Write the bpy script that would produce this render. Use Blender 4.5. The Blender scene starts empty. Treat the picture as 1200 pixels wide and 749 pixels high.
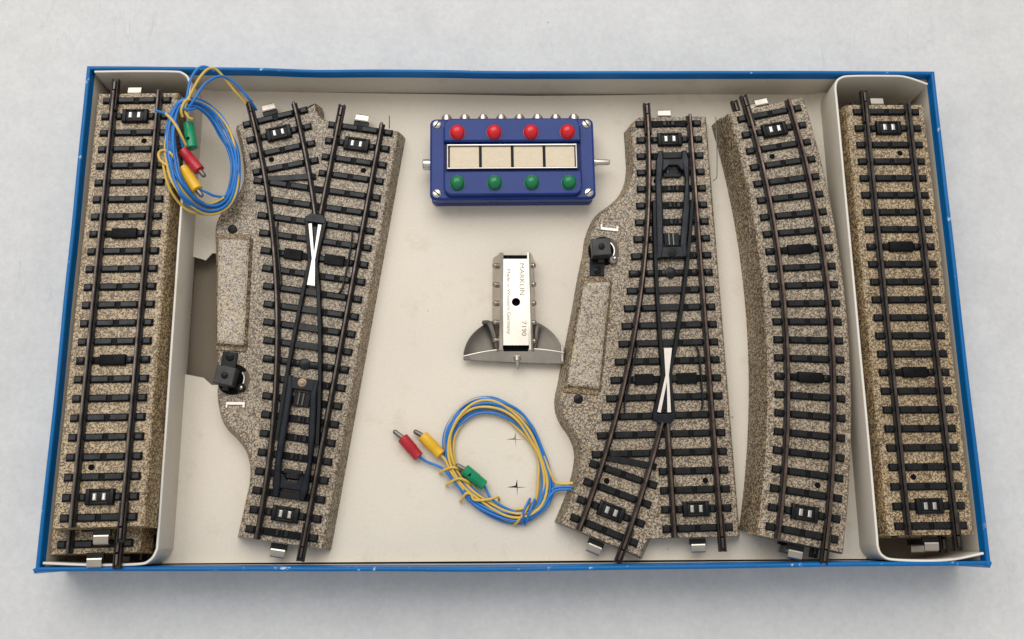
import bpy, math, random
from mathutils import Vector, Matrix, noise as mnoise
random.seed(7)
S = 0.001                                   # everything below is written in millimetres
scene = bpy.context.scene
COL = scene.collection
R_ = math.radians
H = 19.4                                    # height of the tray's rim above the cardboard floor
ZT = -8.6                                   # table surface

# ------------------------------------------------------------------ materials
def mat(name, col, rough=0.5, metal=0.0, spec=0.5, coat=0.0):
    m = bpy.data.materials.new(name); m.use_nodes = True
    b = m.node_tree.nodes['Principled BSDF']
    b.inputs['Base Color'].default_value = (*col, 1); b.inputs['Roughness'].default_value = rough
    b.inputs['Metallic'].default_value = metal; b.inputs['Specular IOR Level'].default_value = spec
    b.inputs['Coat Weight'].default_value = coat
    return m
class NT:
    def __init__(s, m): s.m = m; s.t = m.node_tree; s.b = s.t.nodes['Principled BSDF']
    def n(s, typ, **kw):
        nd = s.t.nodes.new(typ)
        for k, v in kw.items(): setattr(nd, k, v)
        return nd
    def l(s, a, b): s.t.links.new(a, b)
    def coords(s, rnd=True, scale=(1, 1, 1)):
        tc = s.n('ShaderNodeTexCoord')
        mp = s.n('ShaderNodeMapping'); mp.inputs['Scale'].default_value = scale
        s.l(tc.outputs['Object'], mp.inputs['Vector'])
        if rnd:
            oi = s.n('ShaderNodeObjectInfo'); mu = s.n('ShaderNodeMath', operation='MULTIPLY'); mu.inputs[1].default_value = 3.0
            s.l(oi.outputs['Random'], mu.inputs[0]); s.l(mu.outputs[0], mp.inputs['Location'])
        return mp.outputs['Vector']
    def noise(s, vec, scale, detail=2.0, rough=0.5, dist=0.0):
        nd = s.n('ShaderNodeTexNoise'); nd.inputs['Scale'].default_value = scale
        nd.inputs['Detail'].default_value = detail; nd.inputs['Roughness'].default_value = rough
        nd.inputs['Distortion'].default_value = dist
        s.l(vec, nd.inputs['Vector']); return nd.outputs['Fac']
    def voro(s, vec, scale, feature='F1'):
        nd = s.n('ShaderNodeTexVoronoi', feature=feature); nd.inputs['Scale'].default_value = scale
        s.l(vec, nd.inputs['Vector']); return nd
    def ramp(s, fac, stops, interp='LINEAR'):
        nd = s.n('ShaderNodeValToRGB'); cr = nd.color_ramp; cr.interpolation = interp
        while len(cr.elements) < len(stops): cr.elements.new(0.5)
        for e, (p, c) in zip(cr.elements, stops):
            e.position = p; e.color = (*c, 1) if len(c) == 3 else c
        s.l(fac, nd.inputs['Fac']); return nd.outputs['Color']
    def mix(s, fac, a, b, blend='MIX'):
        nd = s.n('ShaderNodeMix', data_type='RGBA', blend_type=blend)
        if isinstance(fac, float): nd.inputs[0].default_value = fac
        else: s.l(fac, nd.inputs[0])
        for i, v in ((6, a), (7, b)):
            if isinstance(v, tuple): nd.inputs[i].default_value = (*v, 1)
            else: s.l(v, nd.inputs[i])
        return nd.outputs[2]
    def bump(s, h, strength, dist):
        nd = s.n('ShaderNodeBump'); nd.inputs['Strength'].default_value = strength; nd.inputs['Distance'].default_value = dist
        s.l(h, nd.inputs['Height']); s.l(nd.outputs['Normal'], s.b.inputs['Normal'])
    def base(s, c): s.l(c, s.b.inputs['Base Color'])
    def rough(s, c): s.l(c, s.b.inputs['Roughness'])

def ballast(name, light, mid, dark, cover=0.5):
    m = mat(name, mid, 0.42, spec=0.5); t = NT(m); v = t.coords()
    a = t.noise(v, 880, 1.3, 0.5, 0.6)
    b = t.noise(v, 520, 1.0, 0.5)
    w = t.noise(v, 24, 2.0, 0.6)
    k = cover - 0.49
    g = t.ramp(a, [(0.25, mid), (0.32, light), (0.385 - k, light), (0.43 - k, mid), (0.47, dark), (0.50, dark), (0.545 + k, mid), (0.60 + k, light), (0.70, light), (0.76, mid)])
    warm = t.ramp(b, [(0.35, (1.0, 0.99, 0.98)), (0.66, (1.0, 0.90, 0.74))])
    c = t.mix(1.0, g, warm, 'MULTIPLY')
    tone = t.ramp(w, [(0.3, (0.86, 0.85, 0.84)), (0.7, (1.1, 1.1, 1.1))])
    t.base(t.mix(1.0, c, tone, 'MULTIPLY')); t.bump(a, 0.25, 0.0003)
    return m
M = {}
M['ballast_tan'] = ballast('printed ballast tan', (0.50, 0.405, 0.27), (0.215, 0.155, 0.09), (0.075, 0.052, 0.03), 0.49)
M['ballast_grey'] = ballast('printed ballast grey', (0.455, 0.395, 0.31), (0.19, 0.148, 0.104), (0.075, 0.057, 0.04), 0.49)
M['ballast_pale'] = ballast('printed ballast pale', (0.485, 0.435, 0.36), (0.235, 0.195, 0.15), (0.105, 0.082, 0.06), 0.465)
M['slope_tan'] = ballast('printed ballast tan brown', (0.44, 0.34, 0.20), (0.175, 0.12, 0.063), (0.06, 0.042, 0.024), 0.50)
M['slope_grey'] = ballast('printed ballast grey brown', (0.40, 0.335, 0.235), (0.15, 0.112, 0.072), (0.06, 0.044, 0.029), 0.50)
M['ballast_brown'] = ballast('printed ballast brown', (0.40, 0.30, 0.17), (0.19, 0.125, 0.06), (0.075, 0.05, 0.028), 0.53)

def speck(name, col, rough, amt=0.12, scale=300, metal=0.0, spec=0.5, rrange=0.12):
    m = mat(name, col, rough, metal, spec); t = NT(m); v = t.coords()
    a = t.noise(v, scale, 4.0, 0.65)
    lo = tuple(c * (1 - amt) for c in col); hi = tuple(min(1, c * (1 + amt)) for c in col)
    t.base(t.ramp(a, [(0.3, lo), (0.7, hi)]))
    rr = t.ramp(t.noise(v, scale * 0.6, 3.0, 0.6), [(0.3, (rough - rrange,) * 3), (0.7, (rough + rrange,) * 3)])
    t.rough(rr); return m
M['tie'] = speck('black tie plastic', (0.004, 0.0042, 0.0048), 0.5, 0.3, 400, spec=0.12)
M['tie_plate'] = speck('raised black tie plate', (0.0085, 0.009, 0.0103), 0.3, 0.5, 500, spec=0.27)  # raised plates slightly lighter than the tie bar below
M['black'] = speck('black plastic', (0.0055, 0.006, 0.0065), 0.4, 0.25, 400, spec=0.22)
M['blade'] = speck('blue black blade plastic', (0.0045, 0.0065, 0.0115), 0.27, 0.25, 300, spec=0.25)
M['rail'] = speck('browned rail steel', (0.125, 0.088, 0.072), 0.3, 0.5, 160, metal=0.85, spec=0.3)  # strong colour noise paints glints along the rail head
M['rail_side'] = speck('blackened rail side', (0.012, 0.0095, 0.0085), 0.45, 0.35, 220, metal=0.4, spec=0.3)
M['rail_dark'] = speck('dark rail steel', (0.085, 0.070, 0.062), 0.3, 0.5, 160, metal=0.85, spec=0.3)  # glints painted in by the same uneven tone
M['joiner'] = speck('oxidised joiner steel', (0.026, 0.021, 0.018), 0.45, 0.4, 300, metal=0.5, spec=0.3)
M['silver'] = speck('bright nickel', (0.58, 0.55, 0.50), 0.30, 0.08, 120, metal=1.0, rrange=0.05)
M['tin'] = speck('polished tin strip', (0.74, 0.68, 0.61), 0.36, 0.06, 200, metal=0.5, rrange=0.05)
M['steel'] = speck('dull nickel', (0.47, 0.425, 0.365), 0.3, 0.18, 80, metal=1.0, rrange=0.06)
M['dull'] = speck('grey zinc', (0.20, 0.185, 0.165), 0.42, 0.2, 160, metal=0.9, rrange=0.06)
M['disc'] = speck('smoky nickel', (0.085, 0.074, 0.062), 0.34, 0.15, 90, metal=0.9, rrange=0.06)
M['slot_brown'] = speck('dark brown slot', (0.085, 0.05, 0.028), 0.5, 0.3, 300)  # dark brown for the curved lever guide
M['brass'] = speck('brass', (0.24, 0.175, 0.11), 0.38, 0.2, 250, metal=0.9)
M['hole'] = mat('hole darkness', (0.006, 0.006, 0.006), 0.9, spec=0.1)  # flat black painted in for the dark inside holes, slots and pits
M['ctrl'] = speck('navy plastic', (0.011, 0.034, 0.185), 0.25, 0.08, 90, spec=0.22, rrange=0.05)
M['ctrl_shade'] = speck('shaded navy plastic', (0.004, 0.012, 0.08), 0.4, 0.1, 90, spec=0.15, rrange=0.06)  # darker copy of the navy plastic, shade painted into the label recess
M['red'] = speck('red plastic', (0.62, 0.010, 0.016), 0.25, 0.08, 120, rrange=0.06)
M['green'] = speck('green plastic', (0.002, 0.17, 0.06), 0.25, 0.1, 120, rrange=0.06)
M['plug_red'] = speck('red plug plastic', (0.43, 0.014, 0.024), 0.36, 0.08, 120, rrange=0.06)
M['plug_yellow'] = speck('yellow plug plastic', (0.78, 0.44, 0.018), 0.36, 0.06, 120, rrange=0.06)
M['plug_green'] = speck('green plug plastic', (0.0, 0.25, 0.105), 0.36, 0.08, 120, rrange=0.06)
M['wire_blue'] = speck('blue wire sleeve', (0.016, 0.175, 0.53), 0.36, 0.14, 140, rrange=0.06)
M['wire_yellow'] = speck('yellow wire sleeve', (0.66, 0.44, 0.075), 0.4, 0.14, 140, rrange=0.06)
M['wire_black'] = speck('black wire sleeve', (0.012, 0.012, 0.013), 0.45, 0.2, 140)
M['plate'] = speck('cream card plate', (0.68, 0.575, 0.42), 0.6, 0.06, 700)
def card(name, col, amt=0.035):
    m = mat(name, col, 0.78, spec=0.25); t = NT(m); v = t.coords(False)
    fib = t.noise(v, 900, 3.0, 0.7); big = t.noise(v, 16, 3.0, 0.55); stain = t.noise(v, 55, 4.0, 0.7)
    lo = tuple(c * (1 - amt) for c in col); hi = tuple(min(1, c * (1 + amt)) for c in col)
    c = t.ramp(big, [(0.3, lo), (0.7, hi)])
    c = t.mix(1.0, c, t.ramp(fib, [(0.3, (0.96, 0.955, 0.95)), (0.7, (1.03, 1.03, 1.03))]), 'MULTIPLY')
    c = t.mix(1.0, c, t.ramp(stain, [(0.56, (1, 1, 1)), (0.74, (0.90, 0.87, 0.81))]), 'MULTIPLY')
    vs = t.voro(v, 48); sp = t.ramp(vs.outputs['Distance'], [(0.0, (0.62, 0.54, 0.44)), (0.022, (0.78, 0.72, 0.64)), (0.035, (1, 1, 1))])
    c = t.mix(1.0, c, sp, 'MULTIPLY')
    t.base(c); t.bump(fib, 0.12, 0.0002); return m
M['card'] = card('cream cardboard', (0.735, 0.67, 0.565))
M['card_shade'] = card('shaded cream cardboard', (0.54, 0.49, 0.41))  # the cream cardboard darkened, painting shade onto the upright walls
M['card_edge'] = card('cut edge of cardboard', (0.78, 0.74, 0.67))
M['card_brown'] = card('brown cardboard', (0.25, 0.205, 0.15), 0.08)
def bluepaper():
    m = mat('glossy blue paper', (0.012, 0.15, 0.42), 0.36, spec=0.25); t = NT(m); v = t.coords(False)
    big = t.noise(v, 20, 3.0, 0.6)
    c = t.ramp(big, [(0.3, (0.001, 0.11, 0.335)), (0.7, (0.001, 0.14, 0.40))])
    # scuffed white nicks where the top edge of the tray has rubbed
    sep = t.n('ShaderNodeSeparateXYZ'); t.l(v, sep.inputs[0])
    edge = t.n('ShaderNodeMapRange'); edge.inputs[1].default_value = (H - 0.55) * S; edge.inputs[2].default_value = H * S
    t.l(sep.outputs['Z'], edge.inputs[0])
    sc = t.noise(v, 150, 5.0, 0.75)
    k = t.ramp(sc, [(0.63, (0, 0, 0)), (0.67, (1, 1, 1))])
    mm = t.n('ShaderNodeMath', operation='MULTIPLY'); t.l(edge.outputs[0], mm.inputs[0]); t.l(k, mm.inputs[1])
    c = t.mix(mm.outputs[0], c, (0.45, 0.56, 0.66))
    fine = t.noise(v, 420, 4.0, 0.7)
    c = t.mix(t.ramp(fine, [(0.72, (0, 0, 0)), (0.80, (0.5, 0.5, 0.5))]), c, (0.35, 0.48, 0.62))
    t.base(c); t.rough(t.ramp(sc, [(0.3, (0.3, 0.3, 0.3)), (0.7, (0.46, 0.46, 0.46))])); return m
M['blue'] = bluepaper()
def table_mat():
    col = (0.62, 0.635, 0.66)
    m = mat('white painted table', col, 0.6, spec=0.3); t = NT(m); v = t.coords(False)
    big = t.noise(v, 7, 4.0, 0.6); med = t.noise(v, 55, 4.0, 0.65); fine = t.noise(v, 420, 4.0, 0.7)
    c = t.ramp(big, [(0.28, (0.61, 0.612, 0.612)), (0.5, (0.635, 0.634, 0.63)), (0.75, (0.655, 0.655, 0.652))])
    c = t.mix(1.0, c, t.ramp(med, [(0.3, (0.945, 0.945, 0.945)), (0.7, (1.035, 1.035, 1.03))]), 'MULTIPLY')
    c = t.mix(1.0, c, t.ramp(fine, [(0.25, (0.91, 0.91, 0.91)), (0.7, (1.045, 1.045, 1.045))]), 'MULTIPLY')
    vd = t.coords(False, (1.0, 1.0, 1.0))
    d = t.n('ShaderNodeVectorMath', operation='ADD'); nz = t.n('ShaderNodeTexNoise'); nz.inputs['Scale'].default_value = 160
    t.l(vd, nz.inputs['Vector']); sc_ = t.n('ShaderNodeVectorMath', operation='SCALE'); sc_.inputs['Scale'].default_value = 0.006
    t.l(nz.outputs['Color'], sc_.inputs[0]); t.l(vd, d.inputs[0]); t.l(sc_.outputs[0], d.inputs[1])
    vs = t.voro(d.outputs[0], 52)
    sel = t.ramp(t.noise(v, 18, 2.0), [(0.44, (0, 0, 0)), (0.52, (1, 1, 1))])
    sp = t.ramp(vs.outputs['Distance'], [(0.0, (1, 1, 1)), (0.022, (0.7, 0.7, 0.7)), (0.04, (0, 0, 0))])
    k = t.mix(1.0, sp, sel, 'MULTIPLY')
    c = t.mix(k, c, (0.34, 0.34, 0.35))
    # faint hairline scratches
    v2 = t.coords(False, (1.0, 0.16, 1.0))
    ln = t.noise(v2, 90, 3.0, 0.6, 0.6); lk = t.ramp(ln, [(0.494, (0, 0, 0)), (0.5, (0.4, 0.4, 0.4)), (0.506, (0, 0, 0))])
    sel2 = t.ramp(t.noise(v, 12, 2.0), [(0.53, (0, 0, 0)), (0.62, (1, 1, 1))])
    c = t.mix(t.mix(1.0, lk, sel2, 'MULTIPLY'), c, (0.42, 0.43, 0.47))
    t.base(c); t.bump(med, 0.08, 0.0006); return m
M['table'] = table_mat()

# ------------------------------------------------------------------ mesh helper
class MB:
    def __init__(s): s.v = []; s.f = []; s.sm = []; s.mi = []
    def add(s, vs, fs, smooth=False, mi=0, tr=None):
        o = len(s.v)
        for p in vs:
            p = Vector(p)
            if tr is not None: p = tr @ p
            s.v.append(p)
        for f in fs: s.f.append([i + o for i in f]); s.sm.append(smooth); s.mi.append(mi)
        return s
    def rings(s, rs, closed_ring=True, cap0=False, cap1=False, smooth=False, mi=0, loop=False, tr=None):
        n = len(rs[0]); vs = [p for r in rs for p in r]; fs = []
        k = len(rs)
        for i in range(k if loop else k - 1):
            a = i * n; b = ((i + 1) % k) * n
            for j in range(n if closed_ring else n - 1):
                j2 = (j + 1) % n
                fs.append((a + j, a + j2, b + j2, b + j))
        if cap0: fs.append(tuple(range(n - 1, -1, -1)))
        if cap1: fs.append(tuple((k - 1) * n + j for j in range(n)))
        return s.add(vs, fs, smooth, mi, tr)
    def box(s, x0, x1, y0, y1, z0, z1, c=0.0, ang=0.0, pivot=None, mi=0, tr=None):
        """box with chamfered upper edges"""
        def rect(i, z): return [(x0 + i, y0 + i, z), (x1 - i, y0 + i, z), (x1 - i, y1 - i, z), (x0 + i, y1 - i, z)]
        rs = [rect(0, z0)]
        if c > 0: rs += [rect(0, z1 - c), rect(c * 0.35, z1 - c * 0.35), rect(c, z1)]
        else: rs += [rect(0, z1)]
        if ang:
            px, py = pivot or ((x0 + x1) / 2, (y0 + y1) / 2); ca, sa = math.cos(ang), math.sin(ang)
            rs = [[(px + (x - px) * ca - (y - py) * sa, py + (x - px) * sa + (y - py) * ca, z) for x, y, z in r] for r in rs]
        return s.rings(rs, True, True, True, False, mi, tr=tr)
    def prism(s, poly, z0, z1, c=0.0, mi=0, tr=None, smooth=False):
        poly = ccw(poly)
        rs = [[(x, y, z0) for x, y in poly]]
        if c > 0:
            rs += [[(x, y, z1 - c) for x, y in poly], [(x, y, z1 - c * 0.3) for x, y in inset(poly, c * 0.35)], [(x, y, z1) for x, y in inset(poly, c)]]
        else: rs += [[(x, y, z1) for x, y in poly]]
        return s.rings(rs, True, True, True, smooth, mi, tr=tr)
    def tube(s, path, r, n=8, cap=True, mi=0, closed=False, tr=None, radii=None):
        P = [Vector(p) for p in path]; rs = []; up = Vector((0, 0, 1)); k = len(P)
        for i, p in enumerate(P):
            a = P[(i - 1) % k] if (closed or i > 0) else p; b = P[(i + 1) % k] if (closed or i < k - 1) else p
            t = (b - a).normalized()
            u = up - t * up.dot(t)
            if u.length < 1e-4: u = Vector((0, 1, 0)) - t * t.y
            u.normalize(); w = t.cross(u); rr = radii[i] if radii else r
            rs.append([p + (u * math.cos(2 * math.pi * j / n) + w * math.sin(2 * math.pi * j / n)) * rr for j in range(n)])
        return s.rings(rs, True, cap and not closed, cap and not closed, True, mi, loop=closed, tr=tr)
    def lathe(s, prof, axis_o, axis_d, n=20, mi=0, tr=None, smooth=True):
        """prof: (distance along axis, radius)"""
        d = Vector(axis_d).normalized(); u = d.orthogonal().normalized(); w = d.cross(u); o = Vector(axis_o)
        rs = [[o + d * h + (u * math.cos(2 * math.pi * j / n) + w * math.sin(2 * math.pi * j / n)) * max(r, 1e-3) for j in range(n)] for h, r in prof]
        return s.rings(rs, True, True, True, smooth, mi, tr=tr)
    def rail(s, path):
        s.sweep(path, RAIL, mi=0)
        n = len(RAIL); k = len(path)
        for i in range(len(s.f)):
            s.mi[i] = 0 if (i < (k - 1) * n and 4 <= i % n <= 8) else 1
        return s
    def sweep(s, path, prof, closed_prof=True, mi=0, smooth=False, cap=True):
        """path of (x, y), profile of (lateral, z), lateral to the right of travel"""
        rs = []; k = len(path)
        for i, (x, y) in enumerate(path):
            a = path[max(i - 1, 0)]; b = path[min(i + 1, k - 1)]
            t = Vector((b[0] - a[0], b[1] - a[1])).normalized(); nx, ny = t.y, -t.x
            rs.append([(x + nx * l, y + ny * l, z) for l, z in prof])
        return s.rings(rs, closed_prof, cap, cap, smooth, mi)
    def build(s, name, mats, parent=None, loc=(0, 0, 0), rot=(0, 0, 0)):
        me = bpy.data.meshes.new(name)
        me.from_pydata([(p.x * S, p.y * S, p.z * S) for p in s.v], [], s.f)
        if not isinstance(mats, (list, tuple)): mats = [mats]
        for m in mats: me.materials.append(m)
        for p, sm, mi in zip(me.polygons, s.sm, s.mi): p.use_smooth = sm; p.material_index = mi
        import bmesh
        bm = bmesh.new(); bm.from_mesh(me); bmesh.ops.recalc_face_normals(bm, faces=bm.faces); bm.to_mesh(me); bm.free()
        me.update()
        if any(s.sm): me.set_sharp_from_angle(angle=math.radians(38))
        o = bpy.data.objects.new(name, me); COL.objects.link(o)
        o.location = Vector(loc) * S; o.rotation_euler = rot
        if parent: o.parent = parent
        return o
def area(p): return sum(p[i][0] * p[(i + 1) % len(p)][1] - p[(i + 1) % len(p)][0] * p[i][1] for i in range(len(p))) / 2
def ccw(p): return list(p) if area(p) > 0 else list(p)[::-1]
def inset(poly, d):
    n = len(poly); out = []
    for i in range(n):
        a, b, c = Vector(poly[i - 1]), Vector(poly[i]), Vector(poly[(i + 1) % n])
        e1 = (b - a).normalized(); e2 = (c - b).normalized()
        n1 = Vector((-e1.y, e1.x)); n2 = Vector((-e2.y, e2.x))
        m = n1 + n2; L = m.length
        m = m / L if L > 1e-6 else n1
        k = min(1.0 / max(m.dot(n1), 0.45), 2.0)
        out.append(tuple(b + m * d * k))
    return out
def cr(pts, n=8, closed=False):
    """Catmull-Rom through points of any dimension"""
    P = [Vector(p) for p in pts]; out = []; k = len(P)
    for i in range(k if closed else k - 1):
        g = lambda j: P[j % k] if closed else P[min(max(j, 0), k - 1)]
        p0, p1, p2, p3 = g(i - 1), g(i), g(i + 1), g(i + 2)
        for q in range(n):
            t = q / n
            out.append(0.5 * ((2 * p1) + (p2 - p0) * t + (2 * p0 - 5 * p1 + 4 * p2 - p3) * t * t + (3 * p1 - p0 - 3 * p2 + p3) * t ** 3))
    if not closed: out.append(P[-1])
    return out
def inset_edges(poly, d, is_end, k_end=0.12):
    """inset a counter-clockwise outline, square cut ends by only a little"""
    n = len(poly); dd = []
    for i in range(n):
        dd.append(d * k_end if is_end(poly[i], poly[(i + 1) % n]) else d)
    out = []
    for i in range(n):
        a, b, c = Vector(poly[i - 1]), Vector(poly[i]), Vector(poly[(i + 1) % n])
        e1 = (b - a).normalized(); e2 = (c - b).normalized(); d1, d2 = dd[i - 1], dd[i]
        n1 = Vector((-e1.y, e1.x)); n2 = Vector((-e2.y, e2.x)); cr_ = e1.x * e2.y - e1.y * e2.x
        if abs(cr_) < 0.12: out.append(tuple(b + (n1 + n2).normalized() * (d1 + d2) / 2)); continue
        p = a + n1 * d1; q = b + n2 * d2
        t = ((q - p).x * e2.y - (q - p).y * e2.x) / cr_
        v = p + e1 * t
        if (v - b).length > 3.0 * max(d, 0.05): v = b + (v - b).normalized() * 3.0 * d
        out.append(tuple(v))
    return out
def rrect(x0, x1, y0, y1, r, n=5):
    out = []
    for cx, cy, a0 in ((x1 - r, y0 + r, -90), (x1 - r, y1 - r, 0), (x0 + r, y1 - r, 90), (x0 + r, y0 + r, 180)):
        for i in range(n + 1):
            a = R_(a0 + 90 * i / n); out.append((cx + r * math.cos(a), cy + r * math.sin(a)))
    return out
def tag(o, label=None, cat=None, group=None, kind=None):
    if label: o['label'] = label
    if cat: o['category'] = cat
    if group: o['group'] = group
    if kind: o['kind'] = kind
    return o
def empty(name, loc=(0, 0, 0), rot=(0, 0, 0)):
    o = bpy.data.objects.new(name, None); COL.objects.link(o); o.empty_display_size = 0.01
    o.location = Vector(loc) * S; o.rotation_euler = rot; return o
def copy_tree(o, parent=None):
    c = o.copy(); COL.objects.link(c)
    if parent: c.parent = parent
    for ch in list(o.children): copy_tree(ch, c)
    return c

# ------------------------------------------------------------------ the setting
mb = MB(); n = 40
xs = [-1500 + 3000 * i / n for i in range(n + 1)]
mb.add([(x, y, ZT) for y in xs for x in xs], [(j * (n + 1) + i, j * (n + 1) + i + 1, (j + 1) * (n + 1) + i + 1, (j + 1) * (n + 1) + i) for j in range(n) for i in range(n)])
tag(mb.build('table_top', M['table']), 'off white painted table surface with tiny dark specks', 'table', kind='structure')

# ------------------------------------------------------------------ blue tray
WX, WY, TH = 181.7, 103.7, 1.7
tray = tag(empty('box_tray', (0, 0, 0)), 'shallow bright blue cardboard tray with scuffed rim holding the whole train track set', 'box')
mb = MB(); mb.box(-WX + 0.1, WX - 0.1, -WY + 0.1, WY - 0.1, ZT + 0.05, -7.0)
mb.build('bottom', M['card_brown'], tray)
def wall(A, B, bow, wrap=4.6):
    A = Vector(A); B = Vector(B); d = (B - A).normalized(); nin = Vector((-d.y, d.x)); L = (B - A).length
    prof = [(0, ZT + 0.05, 0), (0.0, 0, 0), (-0.05, H - 0.9, 0), (0.08, H - 0.35, 0), (0.45, H - 0.03, 0), (0.9, H, 0), (1.3, H - 0.06, 0), (1.62, H - 0.4, 0), (TH, H - 0.9, 0), (TH, H - wrap, 0), (TH + 0.06, H - wrap - 0.05, 1), (TH + 0.05, -7.0, 1)]
    N = 60; rs = []
    for i in range(N + 1):
        t = i / N; b = bow(t)
        r = []
        for o, z, _ in prof:
            k = max(0.15, (z - ZT) / (H - ZT))
            wob = mnoise.noise(Vector((A.x * 0.1 + t * L * 0.03, A.y * 0.07, 3.3))) * 0.22 * k
            p = A + d * (o + t * (L - 2 * o)) + nin * (o + (b + wob) * k * math.sin(math.pi * t) ** 0.5)
            r.append((p.x, p.y, z + (mnoise.noise(Vector((t * L * 0.025, A.x * 0.1 + 9, A.y * 0.1))) * 0.3 * math.sin(math.pi * t) if z > 5 else 0)))
        rs.append(r)
    m_ = MB(); npf = len(prof); vs = [p for r in rs for p in r]
    for i in range(N):
        for j in range(npf - 1):
            m_.add([vs[i * npf + j], vs[i * npf + j + 1], vs[(i + 1) * npf + j + 1], vs[(i + 1) * npf + j]], [(0, 1, 2, 3)], 0 < j < 9, 1 if prof[j][2] else 0)
    return m_
def weld(o, smooth_all=False):
    import bmesh
    bm = bmesh.new(); bm.from_mesh(o.data); bmesh.ops.remove_doubles(bm, verts=bm.verts, dist=1e-7); bmesh.ops.recalc_face_normals(bm, faces=bm.faces); bm.to_mesh(o.data); bm.free()
    return o
cor = [(-WX, -WY), (WX, -WY), (WX, WY), (-WX, WY)]
def g(t, c, w): return math.exp(-((t - c) / w) ** 2)
bows = [lambda t: -0.3 * math.sin(math.pi * t) - 0.75 * g(t, 0.5, 0.25), lambda t: 0.25 * math.sin(math.pi * t), lambda t: 0.9 * g(t, 0.74, 0.05) + 1.0 * g(t, 0.5, 0.22), lambda t: 0.3 * math.sin(math.pi * t)]
for i in range(4):
    weld(wall(cor[i], cor[(i + 1) % 4], bows[i], 14.0 if i == 0 else 4.6).build('side_wall', [M['blue'], M['card_shade']], tray))
# torn paper ends at three corners
for (x, y, a) in ((-WX + 0.6, -WY + 0.7, 0.5), (WX - 0.7, -WY + 0.6, 1.1)):
    mb = MB(); mb.box(-1.3, 1.3, -0.9, 0.9, ZT + 1.5, H + 0.1, 0.5, tr=Matrix.Translation((x, y, 0)) @ Matrix.Rotation(a, 4, 'Z'))
    mb.build('corner_fold', M['blue'], tray)

# ------------------------------------------------------------------ cardboard insert
ins = tag(empty('cardboard_insert', (0, 0, 0)), 'cream cardboard insert with two long side compartments lying in the blue tray', 'insert')
FX = 140.0
def floor_z(x):
    e = abs(x) - 133.6
    return 0.0 if e < 0 else min(2.6, e * 0.7)
mb = MB()
def sheet(x0, x1, y0, y1, nx=12, ny=12, poly=None):
    if poly:
        mb.add([(x, y, floor_z(x)) for x, y in poly] + [(x, y, floor_z(x) - 0.6) for x, y in poly],
               [tuple(range(len(poly)))] + [(i, i + len(poly), (i + 1) % len(poly) + len(poly), (i + 1) % len(poly)) for i in range(len(poly))])
# floor: main sheet to the right of the cut-out, folded strips beside both dividers
YT, YB = 101.9, -101.4
top_edge = [(133.6, YT), (76, 101.7), (40, 100.9), (6.6, 100.5), (-30, 101.0), (-80, 101.4), (-112, YT)]
sheet(0, 0, 0, 0, poly=[(-112, YB), (133.6, YB)] + top_edge)
sheet(0, 0, 0, 0, poly=[(-133.6, 24.2), (-132.0, 23.6), (-129.4, 26.8), (-112, 26.8), (-112, YT), (-133.6, YT)])
sheet(0, 0, 0, 0, poly=[(-133.6, YB), (-112, YB), (-112, -30.0), (-126.0, -30.0), (-129.5, -27.0), (-133.6, -26.2)])
sheet(0, 0, 0, 0, poly=[(133.6, YB), (FX, YB), (FX, YT), (133.6, YT)])
sheet(0, 0, 0, 0, poly=[(-FX, 25.4), (-133.6, 24.2), (-133.6, YT), (-FX, YT)])
sheet(0, 0, 0, 0, poly=[(-FX, YB), (-133.6, YB), (-133.6, -26.2), (-FX, -25.2)])
mb.build('floor', M['card'], ins)
def divider(path, name):
    P = cr(path, 10); th = 0.95; m_ = MB(); k = len(P); vs = []
    for i, p in enumerate(P):
        a = P[max(i - 1, 0)]; b = P[min(i + 1, k - 1)]; t = Vector((b.x - a.x, b.y - a.y)).normalized(); nn = Vector((t.y, -t.x))
        vs.append([p.x, p.y, nn])
    for i in range(k - 1):
        for (l0, z0, l1, z1, mi, sm) in ((-1, 0, -1, 1, 0, 1), (-1, 1, -.55, 2, 1, 1), (-.55, 2, .55, 2, 1, 0), (.55, 2, 1, 1, 1, 1), (1, 1, 1, 0, 0, 1)):
            def pt(q, l, zi):
                x, y, nn = vs[q]
                zb = -6.9 if abs(y) > 99 else -0.9
                top = H - 0.1 + 0.28 * mnoise.noise(Vector((x * 0.03, y * 0.03, 1.7)))
                z = (zb, top - 0.25, top)[zi]
                return (x + nn.x * l * th / 2, y + nn.y * l * th / 2, z)
            m_.add([pt(i, l0, z0), pt(i + 1, l0, z0), pt(i + 1, l1, z1), pt(i, l1, z1)], [(0, 1, 2, 3)], bool(sm), mi)
    return weld(m_.build(name, [M['card_shade'], M['card_edge']], ins))
divider([(-178.2, 101.0), (-160.7, 101.35), (-145.5, 101.3), (-141.3, 100.6), (-138.4, 97.4), (-137.8, 90), (-137.7, 60), (-137.4, 20), (-137.2, -22), (-137.0, -60), (-136.9, -91), (-137.3, -96.6), (-139.6, -100.0), (-144.0, -101.2), (-160, -101.4), (-179.0, -100.6)], 'left_divider')
divider([(178.0, 97.6), (169.0, 100.9), (160.9, 101.4), (146.0, 101.3), (140.6, 100.4), (138.0, 97.0), (137.8, 88), (137.9, 60), (138.1, 12), (138.4, -43), (138.4, -89), (138.5, -97), (140.4, -100.2), (144.7, -101.4), (157.9, -101.9), (168, -101.3), (179.3, -99.2)], 'right_divider')
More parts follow.
